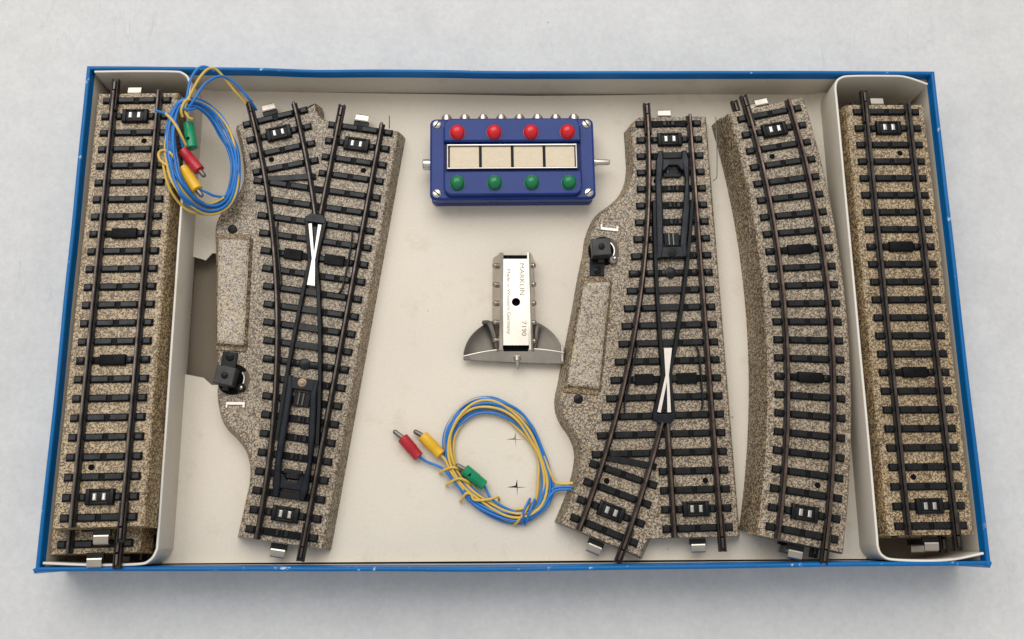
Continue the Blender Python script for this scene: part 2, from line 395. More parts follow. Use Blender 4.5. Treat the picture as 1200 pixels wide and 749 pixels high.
for (cx, cy, sc) in ((-0.4, -52.9, 0.92), (0.1, -72.3, 1.0)):           # thin dark stars laid on the floor, painting the shade in two punched slits
    poly = []
    for i, (L, w) in enumerate(((4.0, 0), (3.2, 0), (4.2, 0), (3.7, 0))):
        a = math.pi / 2 * i
        poly.append((cx + L * sc * math.cos(a), cy + L * sc * math.sin(a)))
        a2 = a + math.pi / 4; r2 = (0.22, 0.95, 0.22, 0.22)[i] * sc
        poly.append((cx + r2 * math.cos(a2), cy + r2 * math.sin(a2)))
    mb = MB(); mb.prism(poly, 0.01, 0.05); 
    mb.build('slit_shade', M['card_brown'] if sc < 1 else M['black'], ins)

# ------------------------------------------------------------------ track pieces
ZB = 8.0                                    # top of the ballast
RAIL = [(-1.25, 8.2), (-1.25, 8.75), (-.4, 9.1), (-.38, 10.0), (-.58, 10.25), (-.6, 10.75), (-.3, 11.05), (.3, 11.05), (.6, 10.75), (.58, 10.25), (.38, 10.0), (.4, 9.1), (1.25, 8.75), (1.25, 8.2)]
G = 9.25                                    # half gauge, to rail centre
def shell(outline, is_end):
    """hollow pressed-tin ballast with sloping sides from its base outline, cut square at the track ends"""
    m_ = MB(); o = ccw(outline)
    ring = lambda i, z: [(x, y, z) for x, y in inset_edges(o, i, is_end)]
    m_.rings([ring(0, 0), ring(0.25, 0.9), ring(1.75, 6.6), ring(2.1, 7.5)], mi=1)
    m_.rings([ring(2.1, 7.5), ring(2.7, ZB)], cap1=True, mi=0)
    m_.rings([ring(0, 0), ring(0.7, 0), ring(2.9, 7.2)], cap1=True, mi=1)
    return m_
def add_tie(m_, xl, xr, y, segs=None, w=2.95, ang=0.0, cx=0.0, rails=(-G, G)):
    """one sleeper: a low bar with raised plates; local x across, rotated by ang about (cx, y)"""
    tr = Matrix.Translation((cx, y, 0)) @ Matrix.Rotation(ang, 4, 'Z') @ Matrix.Translation((-cx, 0, 0))
    m_.box(xl, xr, -w / 2, w / 2, ZB - 0.2, ZB + 0.75, 0.25, tr=tr)
    if segs is None:
        segs = [(xl + 0.35, rails[0] - 1.7), (rails[0] + 1.7, -0.95), (0.95, rails[1] - 1.7), (rails[1] + 1.7, xr - 0.35)]
    for a, b in segs:
        if b - a > 0.4: m_.box(a, b, -w / 2 + 0.35, w / 2 - 0.35, ZB + 0.6, ZB + 1.25, 0.3, mi=1, tr=tr)
    for r in rails:                          # rail chairs
        m_.box(r - 2.0, r - 1.1, -0.75, 0.75, ZB + 0.6, ZB + 1.6, 0.25, tr=tr); m_.box(r + 1.1, r + 2.0, -0.75, 0.75, ZB + 0.6, ZB + 1.6, 0.25, tr=tr)
    return m_
def xf(x, y, ang): return Matrix.Translation((x, y, 0)) @ Matrix.Rotation(ang, 4, 'Z')
def place(o, x, y, ang): o.location = (x * S, y * S, 0); o.rotation_euler = (0, 0, ang); return o
PROTO = {}
def instance(key, maker, name, m, parent, x, y, ang):
    """first use builds the mesh, later ones share it"""
    if key not in PROTO:
        o = maker().build(name, m, parent); PROTO[key] = o
    else:
        o = PROTO[key].copy(); COL.objects.link(o); o.parent = parent
    return place(o, x, y, ang)
TIE = [M['tie'], M['tie_plate']]
def mk_tie(): return add_tie(MB(), -14.2, 14.2, 0)
def mk_wide():
    m_ = add_tie(MB(), -14.2, 14.2, 0, segs=[(-13.8, -11), (11, 13.8), (5.5, 7.4)]); m_.box(-5.0, 5.0, -2.1, 2.1, ZB, ZB + 1.55, 0.3)
    m_.lathe([(0, 0.45), (0.35, 0.4), (0.4, 0.1)], (0, 0.5, ZB + 1.5), (0, 0, 1), 10); return m_
def mk_ctie(): return add_tie(MB(), -14.2, 14.2, 0, segs=[(-13.8, -11), (11, 13.8), (-7.5, -5.6), (5.6, 7.5)])
def mk_block():
    m_ = MB(); m_.box(-5.3, 5.3, -3.0, 3.0, ZB, ZB + 1.5, 0.25)
    m_.box(-5.2, -3.6, -2.8, 2.8, ZB + 1.4, ZB + 1.9, 0.2); m_.box(3.6, 5.2, -2.8, 2.8, ZB + 1.4, ZB + 1.9, 0.2)
    m_.box(-3.5, 3.5, 1.9, 2.8, ZB + 1.4, ZB + 1.9, 0.2); m_.box(-3.5, 3.5, -2.8, -1.9, ZB + 1.4, ZB + 1.9, 0.2)
    m_.lathe([(0, 0.4), (0.4, 0.3)], (0, 2.3, ZB + 1.8), (0, 0, 1), 8); return m_
def mk_stud():
    m_ = MB(); m_.box(-0.85, 0.85, -1.5, 1.5, ZB + 1.3, ZB + 2.1, 0.5); return m_
def mk_joiner():
    m_ = MB()                                # along +y outwards, 0 = end of the roadbed
    for s_ in (-1, 1): m_.box(s_ * 1.12 - 0.36, s_ * 1.12 + 0.36, -9.0, 5.6, ZB + 0.1, ZB + 2.35, 0.2)
    m_.box(-1.1, 1.1, -1, 5.4, ZB - 0.3, ZB + 0.5, 0.1); m_.box(-0.85, 0.85, 0.3, 5.5, ZB + 0.4, ZB + 1.75, 0.2); m_.box(-0.5, 0.5, 0.3, 4.4, ZB + 1.6, ZB + 2.75, 0.2, mi=1); return m_
def mk_tab():
    m_ = MB(); m_.box(-3.2, 3.2, -1.2, 1.1, 4.2, 5.6, 0.1, mi=1)
    prof = [(0.9, 6.1), (1.4, 6.25), (3.7, 6.0), (4.2, 5.5), (4.3, 3.9)]
    m_.rings([[(x, y, z) for x in (-2.75, 2.75)] + [(x, y, z - 0.45) for x in (2.75, -2.75)] for y, z in prof], True, True, True)
    return m_
def mk_hole():
    m_ = MB(); m_.lathe([(0, 1.2), (0.07, 1.15), (0.08, 0.02)], (0, 0, ZB), (0, 0, 1), 16); return m_
def ties_at(root, frames, kinds):
    for i, (x, y, a) in enumerate(frames):
        k = kinds.get(i, 't')
        if k == 't': instance('t', mk_tie, 'tie', TIE, root, x, y, a)
        elif k == 'w': instance('w', mk_wide, 'tie', TIE, root, x, y, a)
        elif k == 'c':
            instance('c', mk_ctie, 'tie', TIE, root, x, y, a); contact(root, x, y, a)
def contact(root, x, y, a):
    b = instance('b', mk_block, 'contact_block', M['black'], root, x, y, a)
    for sx in (-1.75, 1.75):
        if 'stud' not in PROTO: PROTO['stud'] = mk_stud().build('contact_stud', M['silver'], b)
        else:
            o = PROTO['stud'].copy(); COL.objects.link(o); o.parent = b; place(o, sx, 0, 0)
            continue
        place(PROTO['stud'], sx, 0, 0)
def ends(root, x, y, a, tabx=0.0, out=0.0):
    """joiner on the left rail (looking outwards, direction a = outward +y) and connector tab"""
    c, s_ = math.cos(a), math.sin(a)
    instance('j', mk_joiner, 'rail_joiner', [M['joiner'], M['rail_dark']], root, x - G * c, y - G * s_, a)
    if 'tab' not in PROTO: PROTO['tab'] = mk_tab().build('connector_tab', [M['steel'], M['black']], root); o = PROTO['tab']
    else: o = PROTO['tab'].copy(); COL.objects.link(o); o.parent = root
    place(o, x + tabx * c - out * s_, y + tabx * s_ + out * c, a)
def hole(root, x, y): instance('h', mk_hole, 'screw_hole', M['hole'], root, x, y, 0)
def dense(poly, step=6.0):
    out = []
    for i in range(len(poly)):
        a, b = Vector(poly[i]), Vector(poly[(i + 1) % len(poly)]); k = max(1, int((b - a).length / step))
        out += [tuple(a.lerp(b, q / k)) for q in range(k)]
    return out

def straight_track(name, loc, rot, ballast_m, rail_m):
    root = empty(name, loc, rot)
    Y0, Y1 = 3.75, -176.25
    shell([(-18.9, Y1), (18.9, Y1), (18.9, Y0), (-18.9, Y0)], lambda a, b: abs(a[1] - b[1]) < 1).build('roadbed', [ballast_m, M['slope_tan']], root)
    for s_ in (-1, 1):
        MB().rail([(s_ * G, Y0 - 0.3), (s_ * G, -60), (s_ * G, -120), (s_ * G, Y1 + 0.3)]).build('rail', [rail_m, M['rail_side']], root)
    ties_at(root, [(0, -7.5 * k, 0) for k in range(24)], {1: 'c', 22: 'c', 8: 'w', 15: 'w'})
    ends(root, 0, Y0, 0, -2.4); ends(root, 0, Y1, math.pi, -0.6, 1.6)
    hole(root, 4.2, -18.6); hole(root, -4.6, -153.8)
    return root
ST = 'straight track pieces in the side compartments'
LROT = (-0.0557, 0, 0.01926)
s1 = straight_track('straight_track', (158.04, 83.76, 12.2), (0, 0, 0.0063), M['ballast_tan'], M['rail_dark'])
tag(s1, 'straight railway track on tan printed ballast, uppermost in the right hand compartment', 'track', ST)
for loc, rot, lab in (((157.2, 82.9, 2.6), (0, 0, 0.004), 'straight track nearly hidden beneath the uppermost one in the right hand compartment'),
                      ((-159.41, 87.62, 10.5), LROT, 'straight railway track topmost in the left hand compartment, coiled wire resting on it'),
                      ((-163.7, 78.1, 1.2), (-0.0557, 0, 0.0205), 'straight track second in the left stack, its lower end poking out below'),
                      ((-157.4, 80.5, -7.0), (0, 0, 0.0), 'straight track at the bottom of the left stack, hidden but for its lower right edge')):
    c = copy_tree(s1); c.location = Vector(loc) * S; c.rotation_euler = rot
    tag(c, lab, 'track', ST)
    if 'second' in lab:                     # its lower tab is bent up over the card edge
        tb_ = [h for h in c.children if h.name.startswith('connector_tab')]
        tb_ = min(tb_, key=lambda h: h.location.y); tb_.location.y += 0.9 * S; tb_.location.z += 3.4 * S

RC = 437.4
def arc(r, a0, a1, n=24): return [(-RC + r * math.cos(a0 + (a1 - a0) * i / n), r * math.sin(a0 + (a1 - a0) * i / n)) for i in range(n + 1)]
def curved_track(name, loc, rot):
    root = empty(name, loc, rot); A = R_(12.14)
    outer = arc(RC + 18.9, -A, A); inner = arc(RC - 18.9, A, -A)
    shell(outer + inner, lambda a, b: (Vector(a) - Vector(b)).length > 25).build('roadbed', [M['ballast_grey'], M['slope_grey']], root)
    for s_ in (-1, 1): MB().rail(arc(RC + s_ * G, -A + 0.0006, A - 0.0006, 30)).build('rail', [M['rail'], M['rail_side']], root)
    fr = []
    for k in range(24):
        a = R_(11.55 - 1.0045 * k); fr.append((-RC + RC * math.cos(a), RC * math.sin(a), a))
    ties_at(root, fr, {1: 'c', 22: 'c', 8: 'w', 15: 'w'})
    ends(root, -RC + RC * math.cos(A), RC * math.sin(A), A, -1.0); ends(root, -RC + RC * math.cos(A), -RC * math.sin(A), math.pi - A, 0.8, 1.6)
    for k, off in ((2.5, 1.6), (20.5, 2.0)):
        a = R_(11.55 - 1.0045 * k); off = off * (1 if k > 10 else -1) * 2.2
        hole(root, -RC + (RC + off) * math.cos(a), (RC + off) * math.sin(a))
    return root
CT = 'curved track pieces beside the right hand compartment'
def curve_pose(phi): 
    cx, cy = -319.3, -6.0; a = R_(phi)
    return (cx + RC * math.cos(a), cy + RC * math.sin(a)), a
(px, py), a = curve_pose(0.33)
c1 = curved_track('curved_track', (px, py, 9.4), (0, 0, a))
tag(c1, 'curved railway track on grey brown ballast lying on top of its twin', 'track', CT)
(px, py), a = curve_pose(0.62)
c2 = copy_tree(c1); c2.location = Vector((px - 1.0, py, 0)) * S; c2.rotation_euler = (0, 0, a)
tag(c2, 'curved track underneath the upper curve, showing just its left slope and rail ends', 'track', CT)

# ------------------------------------------------------------------ turnouts
def turnout(name, loc, rot, my, rail_m, washer):
    """local: x across (negative = diverging side), s along from the points end; mesh y = my * s"""
    root = empty(name, loc, rot)
    def P(pts): return [(x, my * s_) for x, s_ in pts]
    RA = RC; s0 = -3.75; END = R_(24.28)
    def dv(r, th): return (-RA + r * math.cos(th), s0 + r * math.sin(th))   # r measured from the curve centre
    e_in, e_out = dv(RA - 18.9, END), dv(RA + 18.9, END)
    left = [(-18.4, 17), (-19.6, 24), (-22.6, 30), (-27.0, 34.2), (-31.6, 37.4), (-35.0, 41.5), (-37.3, 46.6), (-38.6, 50.5), (-39.5, 56), (-42.3, 67.3), (-45, 80), (-48.5, 95), (-50.8, 104.7), (-52.5, 112.4), (-54.0, 118.5), (-53.8, 124.4), (-52.0, 129.2), (-49.2, 133.6), (-47.4, 138.0), (-46.9, 142.8), (-47.9, 148.5), (-50.4, 156.5)]
    lsm = [tuple(v) for v in cr(left, 5)]
    th_j = math.asin((165 - s0) / (RA + 18.9))
    poly = [(18.9, s0), (18.9, 50), (18.9, 110), (18.9, 176.25), (-17.5, 176.25), e_out, e_in] + lsm[::-1] + [(-18.4, s0 + 4), (-15.2, s0)]
    if my > 0: poly = [(18.9, s0), (18.9, 50), (18.9, 110), (18.9, 174.5), (17.0, 176.25), (-13.0, 176.25), (-16.4, 176.9), (-18.0, 178.3), (-18.9, 181.3), (-20.2, 183.4), (-22.0, 183.9), (e_out[0] - 1.5, e_out[1] - .8), (e_in[0] + 3.0, e_in[1] + .4), (e_in[0] + .6, e_in[1] - 1.2)] + lsm[::-1] + [(-18.9, s0)]
    vin, vout = Vector(e_in), Vector(e_out); dn = (vout - vin).normalized()
    def near_end(p):
        q = Vector((p[0], p[1] * my)) - vin; return abs(q.x * dn.y - q.y * dn.x) < 1.0
    def is_end(a, b):
        sa, sb = a[1] * my, b[1] * my
        if my > 0: return abs(sa - s0) < .6 and abs(sb - s0) < .6
        return (abs(sa - s0) < .6 and abs(sb - s0) < .6) or (abs(sa - 176.25) < .2 and abs(sb - 176.25) < .2) or (near_end(a) and near_end(b))
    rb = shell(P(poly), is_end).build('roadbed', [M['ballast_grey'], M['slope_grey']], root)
    # ----- ties
    le = [-14.4, -14.6, -14.8, -15.2, -15.6, -16.4, -17.3, -18.4, -19.8, -21.2, -22.5, -24.1, -25.5, -27.2, -29.1, -31.3, -33.4, -35.7, -37.9, -40.4]
    for k in range(24):
        y = my * 7.5 * k
        if k == 1:
            o = MB(); add_tie(o, -14.4, 14.3, 0, segs=[(-13.9, -11), (11, 13.8), (-7.5, -5.6), (5.6, 7.5)]).build('tie', TIE, root, (0, y, 0)); contact(root, 0, y, 0); continue
        m_ = MB()
        if k >= 20:
            if k == 22: 
                add_tie(m_, -13.8, 14.3, 0, segs=[(-13.4, -11), (11, 13.8), (-7.5, -5.6), (5.6, 7.5)]); contact(root, 0, y, 0)
            else: add_tie(m_, -13.8, 14.3, 0)
        else:
            th = math.asin(min(1, (7.5 * k - s0) / (RA - G))); xo = -RA + (RA - G) * math.cos(th)      # outer left rail
            th2 = math.asin((7.5 * k - s0) / (RA + G)); xi = -RA + (RA + G) * math.cos(th2)            # inner diverging rail
            segs = [(le[k] + 0.35, xo - 1.7), (11, 13.9)]
            if k < 8: segs += [(-2.6, -1.0), (-0.4, 0.4), (1.0, 2.6), (xo + 1.7, -7.5), (7.2, 7.6)]
            elif k < 14: segs += [(xo + 1.7, -8.4), (xi + 1.8, 7.6), (-7.5, xi - 1.5)]
            elif k == 15: segs += [(xo + 3, -17), (-6.5, -3.4), (6.5, 7.5)]
            else:
                c1_ = (xo + min(xi, -G)) / 2; c2_ = (max(xi, -G) + G) / 2
                segs += [(xo + 1.7, c1_ - 0.9), (c1_ + 0.9, min(xi, -G) - 1.6), (max(xi, -G) + 1.6, c2_ - 0.9), (c2_ + 0.9, 7.6)]
            add_tie(m_, le[k], 14.3, 0, segs=[(a_, b_) for a_, b_ in segs if b_ > a_], rails=(xo, G))
            if k == 15: m_.box(-21.3, -13.6, -2.2, 2.2, ZB, ZB + 1.6, 0.3); m_.box(-4.2, 4.2, -2.2, 2.2, ZB, ZB + 1.6, 0.3)
            if k == 19:
                b0 = Vector((-34.5, 1.2 * my)); b1 = Vector((-14.6, 5.6 * my)); d_ = (b1 - b0); L_ = d_.length
                m_.box(0, L_, -1.35, 1.35, ZB - 0.1, ZB + 1.1, 0.3, mi=1, tr=xf(b0.x, b0.y, math.atan2(d_.y, d_.x)))
                m_.box(L_ - 2.6, L_ - 0.4, -1.1, 1.1, ZB + 0.7, ZB + 1.3, 0.25, tr=xf(b0.x, b0.y, math.atan2(d_.y, d_.x)))
            if k == 9:                      # pivot bar with a round boss
                m_.lathe([(0, 2.3), (1.5, 2.3), (1.8, 1.9), (1.8, 1.1), (2.2, 1.0), (2.3, 0.1)], (-3.8, 0, ZB), (0, 0, 1), 20, mi=1)
            if k in (10, 11, 12, 13): m_.box(-9.5, xi, -1.5, 1.5, ZB + 0.2, ZB + 1.5, 0.3, mi=1)
        m_.build('tie', TIE, root, (0, y, 0))
    for j in range(4):
        al = (185.4 - 4.3 - 7.75 * (3 - j)) / RA
        x, s_ = dv(RA, al); ang = -my * al if my < 0 else al
        ang = my * al
        if j == 2: instance('c', mk_ctie, 'tie', TIE, root, x, my * s_, ang); contact(root, x, my * s_, ang)
        else: instance('t', mk_tie, 'tie', TIE, root, x, my * s_, ang)
    # ----- rails
    def rail(path, m_=None, name_='rail'): MB().rail(P(path)).build(name_, [m_ or rail_m, M['rail_side']], root)
    rail([(G, s0 + .3), (G, 60), (G, 120), (G, 175.9)])
    rail([dv(RA - G, END * i / 40 + 0.0006 * (1 - i / 20)) for i in range(41)])
    rail([dv(RA + G, math.asin((130.5 - s0) / (RA + G)) + (END - 0.0006 - math.asin((130.5 - s0) / (RA + G))) * i / 12) for i in range(13)])
    rail([(-G, 131), (-G, 175.9)])
    # closure rails and wing rails of black plastic
    bar = [(-.55, 8.2), (-.55, 10.7), (-.35, 10.95), (.35, 10.95), (.55, 10.7), (.55, 8.2)]
    foot = [(-1.0, 8.2), (-1.0, 9.6), (-.6, 10.7), (.6, 10.7), (1.0, 9.6), (1.0, 8.2)]
    for pth in ([(-8.8, 36), (-9.4, 50), (-9.9, 63), (-10.1, 80), (-10.0, 100), (-9.7, 110), (-11.5, 117), (-14.6, 128.5)],
                [(7.5, 36), (5.6, 50), (3.5, 63), (-0.1, 82), (-4.2, 100), (-6.9, 109.5), (-7.2, 115), (-6.6, 128.5)]):
        MB().sweep(P(pth), foot).build('closure_rail', M['black'], root)
    # check rails
    for pth in ([(-19.4, 98.6), (-20.4, 101.5), (-22.9, 110), (-26.2, 122.5), (-26.4, 125.5)], [(4.6, 98.6), (5.6, 101.5), (5.9, 112), (5.7, 123.2), (5.2, 125.5)]):
        MB().sweep(P(pth), [(-.3, 8.1), (-.3, 9.9), (.3, 9.9), (.3, 8.1)]).build('check_rail', M['black'], root)
    # frog: bright strips between the rails, black nose
    fr = MB()
    fr.prism(P([(-8.9, 100.0), (-5.5, 100.0), (-7.55, 111.2), (-8.5, 113.2), (-9.0, 111.4)]), 8.6, 10.75, 0.1)
    fr.prism(P([(-9.0, 111.3), (-7.9, 112.2), (-8.6, 114.2), (-11.9, 126.6), (-13.3, 126.2)]), 8.6, 10.72, 0.1)
    fr.prism(P([(-8.4, 112.2), (-7.55, 111.2), (-7.7, 126.5), (-9.2, 126.5), (-8.6, 114.2)]), 8.6, 10.74, 0.1)
    fr.build('frog_strip', M['tin'], root)
    ns = MB(); ns.prism(P([(-11.4, 125.5), (-9.3, 125.5), (-8.3, 117.5), (-9.0, 117.0)]), 8.4, 10.2, 0.2)
    ns.prism(P([(-15.0, 127.0), (-6.4, 127.0), (-6.3, 129.0), (-8.2, 131.0), (-12.6, 131.0), (-15.2, 129.2)]), 8.4, 10.9, 0.3)
    ns.build('frog_nose', M['blade'], root)
    # moving blades: a ladder-shaped frame of blue-black plastic
    bl = MB()
    lb = [(-4.6, 13.4), (-5.2, 18), (-6.4, 27.5), (-6.8, 40), (-7.6, 57), (-8.4, 62)]; lw = [1.0, 1.7, 1.35, 1.55, 1.5, 1.2]
    rbp = [(5.6, 13.4), (5.8, 18), (6.0, 27.5), (4.7, 40), (2.3, 56), (2.6, 61.5)]; rw = [1.0, 1.7, .9, 1.5, 1.5, 1.2]
    for pth, wd in ((lb, lw), (rbp, rw)):
        L_ = [(x - w_, s_) for (x, s_), w_ in zip(pth, wd)]; Rr = [(x + w_, s_) for (x, s_), w_ in zip(pth, wd)]
        bl.prism(P(L_ + Rr[::-1]), 9.0, 11.2, 0.75)
    bl.prism(P([(-4.2, 17.0), (5.0, 17.0), (5.0, 22.8), (3.7, 22.5), (2.2, 20.4), (-1.4, 20.4), (-3.4, 22.5), (-4.4, 22.8)]), 9.0, 10.9, 0.6)
    bl.prism(P([(-7.0, 56.6), (2.2, 56.6), (2.6, 61.4), (-8.0, 61.4)]), 9.0, 11.05, 0.35)
    b_ = bl.build('point_blade', M['blade'], root)
    dk = MB(); dk.prism(P([(-4.4, 13.6), (5.2, 13.6), (5.2, 16.4), (-4.4, 16.4)]), 8.0, 9.6, 0.2); dk.build('blade_stop', M['black'], root)
    dk = MB(); dk.prism(P([(-3.9, 23.2), (-1.2, 23.2), (-1.2, 21.4), (2.0, 21.4), (2.0, 23.4), (3.6, 23.4), (3.6, 25.0), (-3.9, 25.0)]), 8.0, 9.5, 0.2); dk.build('blade_link', M['black'], root)
    dk = MB(); dk.box(-5.4, 1.0, my * 53 - 2.9, my * 53 + 2.9, 8.0, 9.2, 0.2); dk.build('pivot_housing', M['black'], root)
    sp = MB()
    for x in (-3.4, -1.6): sp.tube([(x, my * 50.6, 9.6), (x, my * 55.6, 9.6)], 0.4, 8)
    sp.build('blade_spring', M['dull'], root)
    w = MB(); w.lathe([(0, 1.9), (0.35, 1.85), (0.5, 1.5), (0.45, 1.0), (0.75, 0.9), (0.85, 0.1)], (-2.9, my * 59.4, 11.0), (0, 0, 1), 20); w.build('pivot_pin', M[washer], root)
    # ----- motor housing: pressed hump in the ballast
    hp = P([(-41.2, 69.6), (-28.2, 70.4), (-35.4, 117.0), (-50.6, 115.2)])
    hd = dense(ccw(hp), 3.0); mb_ = MB()
    rng = lambda i, z: [(x, y, z) for x, y in inset(hd, i)]
    mb_.rings([rng(-0.1, 7.9), rng(0.5, 9.0), rng(1.1, 9.9)], smooth=False, mi=1); mb_.rings([rng(1.1, 9.9), rng(1.8, 10.3), rng(2.8, 10.5)], cap1=True, smooth=False)
    mb_.build('motor_cover', [M['ballast_pale'], M['slope_grey']], root)
    for (a0, a1, b1, b0) in (((-40.9, 68.0), (-28.4, 68.9), (-28.9, 71.6), (-41.3, 70.6)), ((-50.0, 114.2), (-36.3, 115.8), (-36.6, 118.6), (-50.6, 117.0))):
        st = MB(); st.prism(P([a0, a1, b1, b0]), ZB - 0.1, ZB + 0.55, 0.25); st.build('cover_flange', M['ballast_brown'], root)
    # ----- screw, bracket, lantern, lever
    def screw(x, s_, r, z, m_='black', nm='screw', par=root):
        q = MB(); q.lathe([(0, r), (0.5, r), (0.75, r * 0.75)], (x, my * s_, z), (0, 0, 1), 18); sc_ = q.build(nm, M[m_], par)
        q = MB(); q.box(x - r * .85, x + r * .85, my * s_ - 0.17, my * s_ + 0.17, z + 0.65, z + 0.8, 0, ang=0.6); q.build('slot', M['hole'], sc_); return sc_
    screw(-44.8, 119.8, 1.9, ZB - 0.1)
    br = MB(); br.prism(P([(-31.9, 46.6), (-24.6, 47.6), (-24.7, 48.8), (-32.1, 47.8)]), ZB - .2, ZB + 0.7, 0.1); br.prism(P([(-32.0, 45.4), (-31.2, 45.5), (-31.4, 47.6), (-32.1, 47.6)]), ZB - .2, ZB + 0.72, 0.1); br.prism(P([(-25.3, 46.4), (-24.4, 46.5), (-24.6, 48.6), (-25.4, 48.5)]), ZB - .2, ZB + 0.73, 0.1)
    br.build('contact_bracket', M['tin'], root)
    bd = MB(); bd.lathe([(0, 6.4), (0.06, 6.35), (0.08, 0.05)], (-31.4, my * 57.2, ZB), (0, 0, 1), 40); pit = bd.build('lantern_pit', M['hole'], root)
    crs = MB(); cpts = [(-31.4 + 5.7 * math.cos(t_), my * (57.2 + 5.7 * math.sin(t_))) for t_ in [R_(-58 + 100 * i / 20) for i in range(21)]]
    crs.sweep(cpts, [(-.85, 8.0), (-.85, 8.35), (.85, 8.35), (.85, 8.0)]); crs.build('lever_guide', M['slot_brown'], root)
    cr2 = MB(); cpts = [(-31.4 + 4.6 * math.cos(t_), my * (57.2 + 4.6 * math.sin(t_))) for t_ in [R_(-50 + 95 * i / 20) for i in range(21)]]
    cr2.sweep(cpts, [(-.22, 8.0), (-.22, 8.9), (.22, 8.9), (.22, 8.0)]); cr2.build('lever_spring', M['silver'], root)
    lv = MB(); lv.lathe([(0, 1.9), (1.2, 1.9), (1.6, 1.4)], (-27.6, my * 54.2 if my > 0 else my * 61.4, ZB), (0, 0, 1), 16)
    lvo = lv.build('lever', M['black'] if my > 0 else M['dull'], root)
    bl2 = MB(); bl2.lathe([(-.2, .5), (0, .75), (.5, .85), (1.0, .5), (1.1, .05)], (-27.0, my * 54.2 if my > 0 else my * 61.0, ZB + 1.5), (0, 0, 1), 12); bl2.build('knob', M['silver'], lvo)
    tb = MB(); tb.prism(P([(-37.4, 60.5), (-31.0, 61.0), (-31.6, 68.2), (-37.7, 67.8)]), ZB - .1, ZB + 0.9, 0.25)
    tb.build('lantern_bracket', M['black'], root); screw(-34.4, 65.9, 1.6, ZB + 0.8)
    lt = MB(); ctr = (-33.0, my * 57.4); la_ = -my * 0.04
    trl = Matrix.Translation((ctr[0], ctr[1], 0)) @ Matrix.Rotation(la_, 4, 'Z')
    lt.box(-2.9, 2.9, -2.6, 2.6, 8.0, 10.0, 0, tr=trl); lt.box(-3.9, 3.9, -3.7, 3.7, 9.8, 15.4, 0.35, tr=trl)
    lt.box(-1.9, 1.9, -4.0, 4.0, 10.8, 14.0, 0, tr=trl); lt.box(-1.2, 1.2, -my * 0 - 5.2, -3.5, 8.6, 10.5, 0.2, tr=trl)
    lo = lt.build('lantern', speck('black lantern', (0.028, 0.027, 0.026), 0.5, 0.25, 300), root)
    kn = MB(); kn.lathe([(0, 1.35), (0.5, 1.3), (0.75, 0.9), (0.8, 0.05)], (ctr[0], ctr[1], 15.35), (0, 0, 1), 16); kn.build('lantern_cap', M['black'], lo)
    # ----- ends, holes
    ends(root, 0, my * s0, 0 if my < 0 else math.pi, 0.8 if my > 0 else -1.0, 1.5 if my > 0 else 0)
    ends(root, 0, my * 176.25, math.pi if my < 0 else 0, -0.5, 1.5 if my < 0 else 0)
    ex, es = dv(RA, END); ends(root, ex, my * es, (math.pi - END) if my < 0 else END, 0.8 if my < 0 else -2.0, 1.5 if my < 0 else 0)
    for x, s_ in ((4.8, 154.0), (-34.9, 153.0), (-7.0, 26.2)): hole(root, x, my * s_)
    # loose spring wire hooked at the edge
    if my < 0: wr = [(21.4, -3.6, 7), (21.0, 8, 7), (19.9, 23.0, 7), (19.4, 25.0, 6.6), (18.2, 25.8, 6.0)]
    else: wr = [(12.6, 174.4, 9.0), (12.6, 175.4, 10.5), (12.2, 178.9, 12.0)]
    MB().tube([(v[0], my * v[1], v[2]) for v in cr(wr, 5)], 0.22, 6).build('spring_wire', M['dull'], root)
    return root
TG = 'turnouts on the cardboard floor'
t1 = turnout('turnout_track', (66.98, 83.43, 0), (0, 0, 0.02362), -1, M['rail'], 'black')
tag(t1, 'turnout right of the wire ring, branching towards the bottom, black lantern near its top', 'turnout', TG)
t2 = turnout('turnout_track', (-92.45, -90.21, 0), (0, 0, -R_(8.4453)), 1, M['rail_dark'], 'brass')
tag(t2, 'tilted turnout beside the left compartment, branching towards the top, brass pin in its blades', 'turnout', TG)

# ------------------------------------------------------------------ push-button control box
cb = tag(empty('control_box', (-1.3, 65.75, 0), (0, 0, 0.0105)), 'dark blue push button control box with four red and four green buttons', 'control box')
mb = MB()
mb.prism(rrect(-35.0, 35.0, -17.2, 18.4, 2.6), 0.0, 3.6, 0.5); mb.prism(rrect(-34.2, 34.2, -16.4, 17.6, 2.2), 3.5, 4.6)
mb.rings([[(x, y, z) for x, y in ccw(rrect(-35.2 + i_, 35.2 - i_, -18.5 + j_, 18.5 - i_, 2.6))] for i_, j_, z in ((0.5, 1.2, 4.5), (0.0, 0.3, 9.8), (0, 0, 10.7), (0.3, 0.3, 11.3), (0.9, 0.9, 11.6))], True, True, True); mb.build('housing', M['ctrl'], cb)
mb = MB(); mb.prism(rrect(-29.4, 29.4, -7.0, 7.2, 0.4), 11.4, 12.0); mb.build('label_recess', M['ctrl_shade'], cb)
mb = MB()
def panel(y0, y1, rb):
    p = rrect(-29.3, 29.3, y0, y1, 3.6, 6)
    q = [(x, min(max(y, y0), y1)) for x, y in p]
    # square off the edge that faces the labels
    out = []
    for x, y in p:
        if rb and y > (y0 + y1) / 2: out.append((math.copysign(29.3, x) if abs(x) > 25.6 else x, y1))
        elif (not rb) and y < (y0 + y1) / 2: out.append((math.copysign(29.3, x) if abs(x) > 25.6 else x, y0))
        else: out.append((x, y))
    res = []
    for v in out:
        if not res or (abs(v[0] - res[-1][0]) + abs(v[1] - res[-1][1])) > 1e-4: res.append(v)
    return res
mb.prism(panel(-17.3, -6.5, True), 11.5, 14.0, 0.7); mb.build('button_panel', M['ctrl'], cb)
mb = MB(); mb.prism(panel(6.9, 17.6, False), 11.5, 14.0, 0.7); mb.build('button_panel', M['ctrl'], cb)
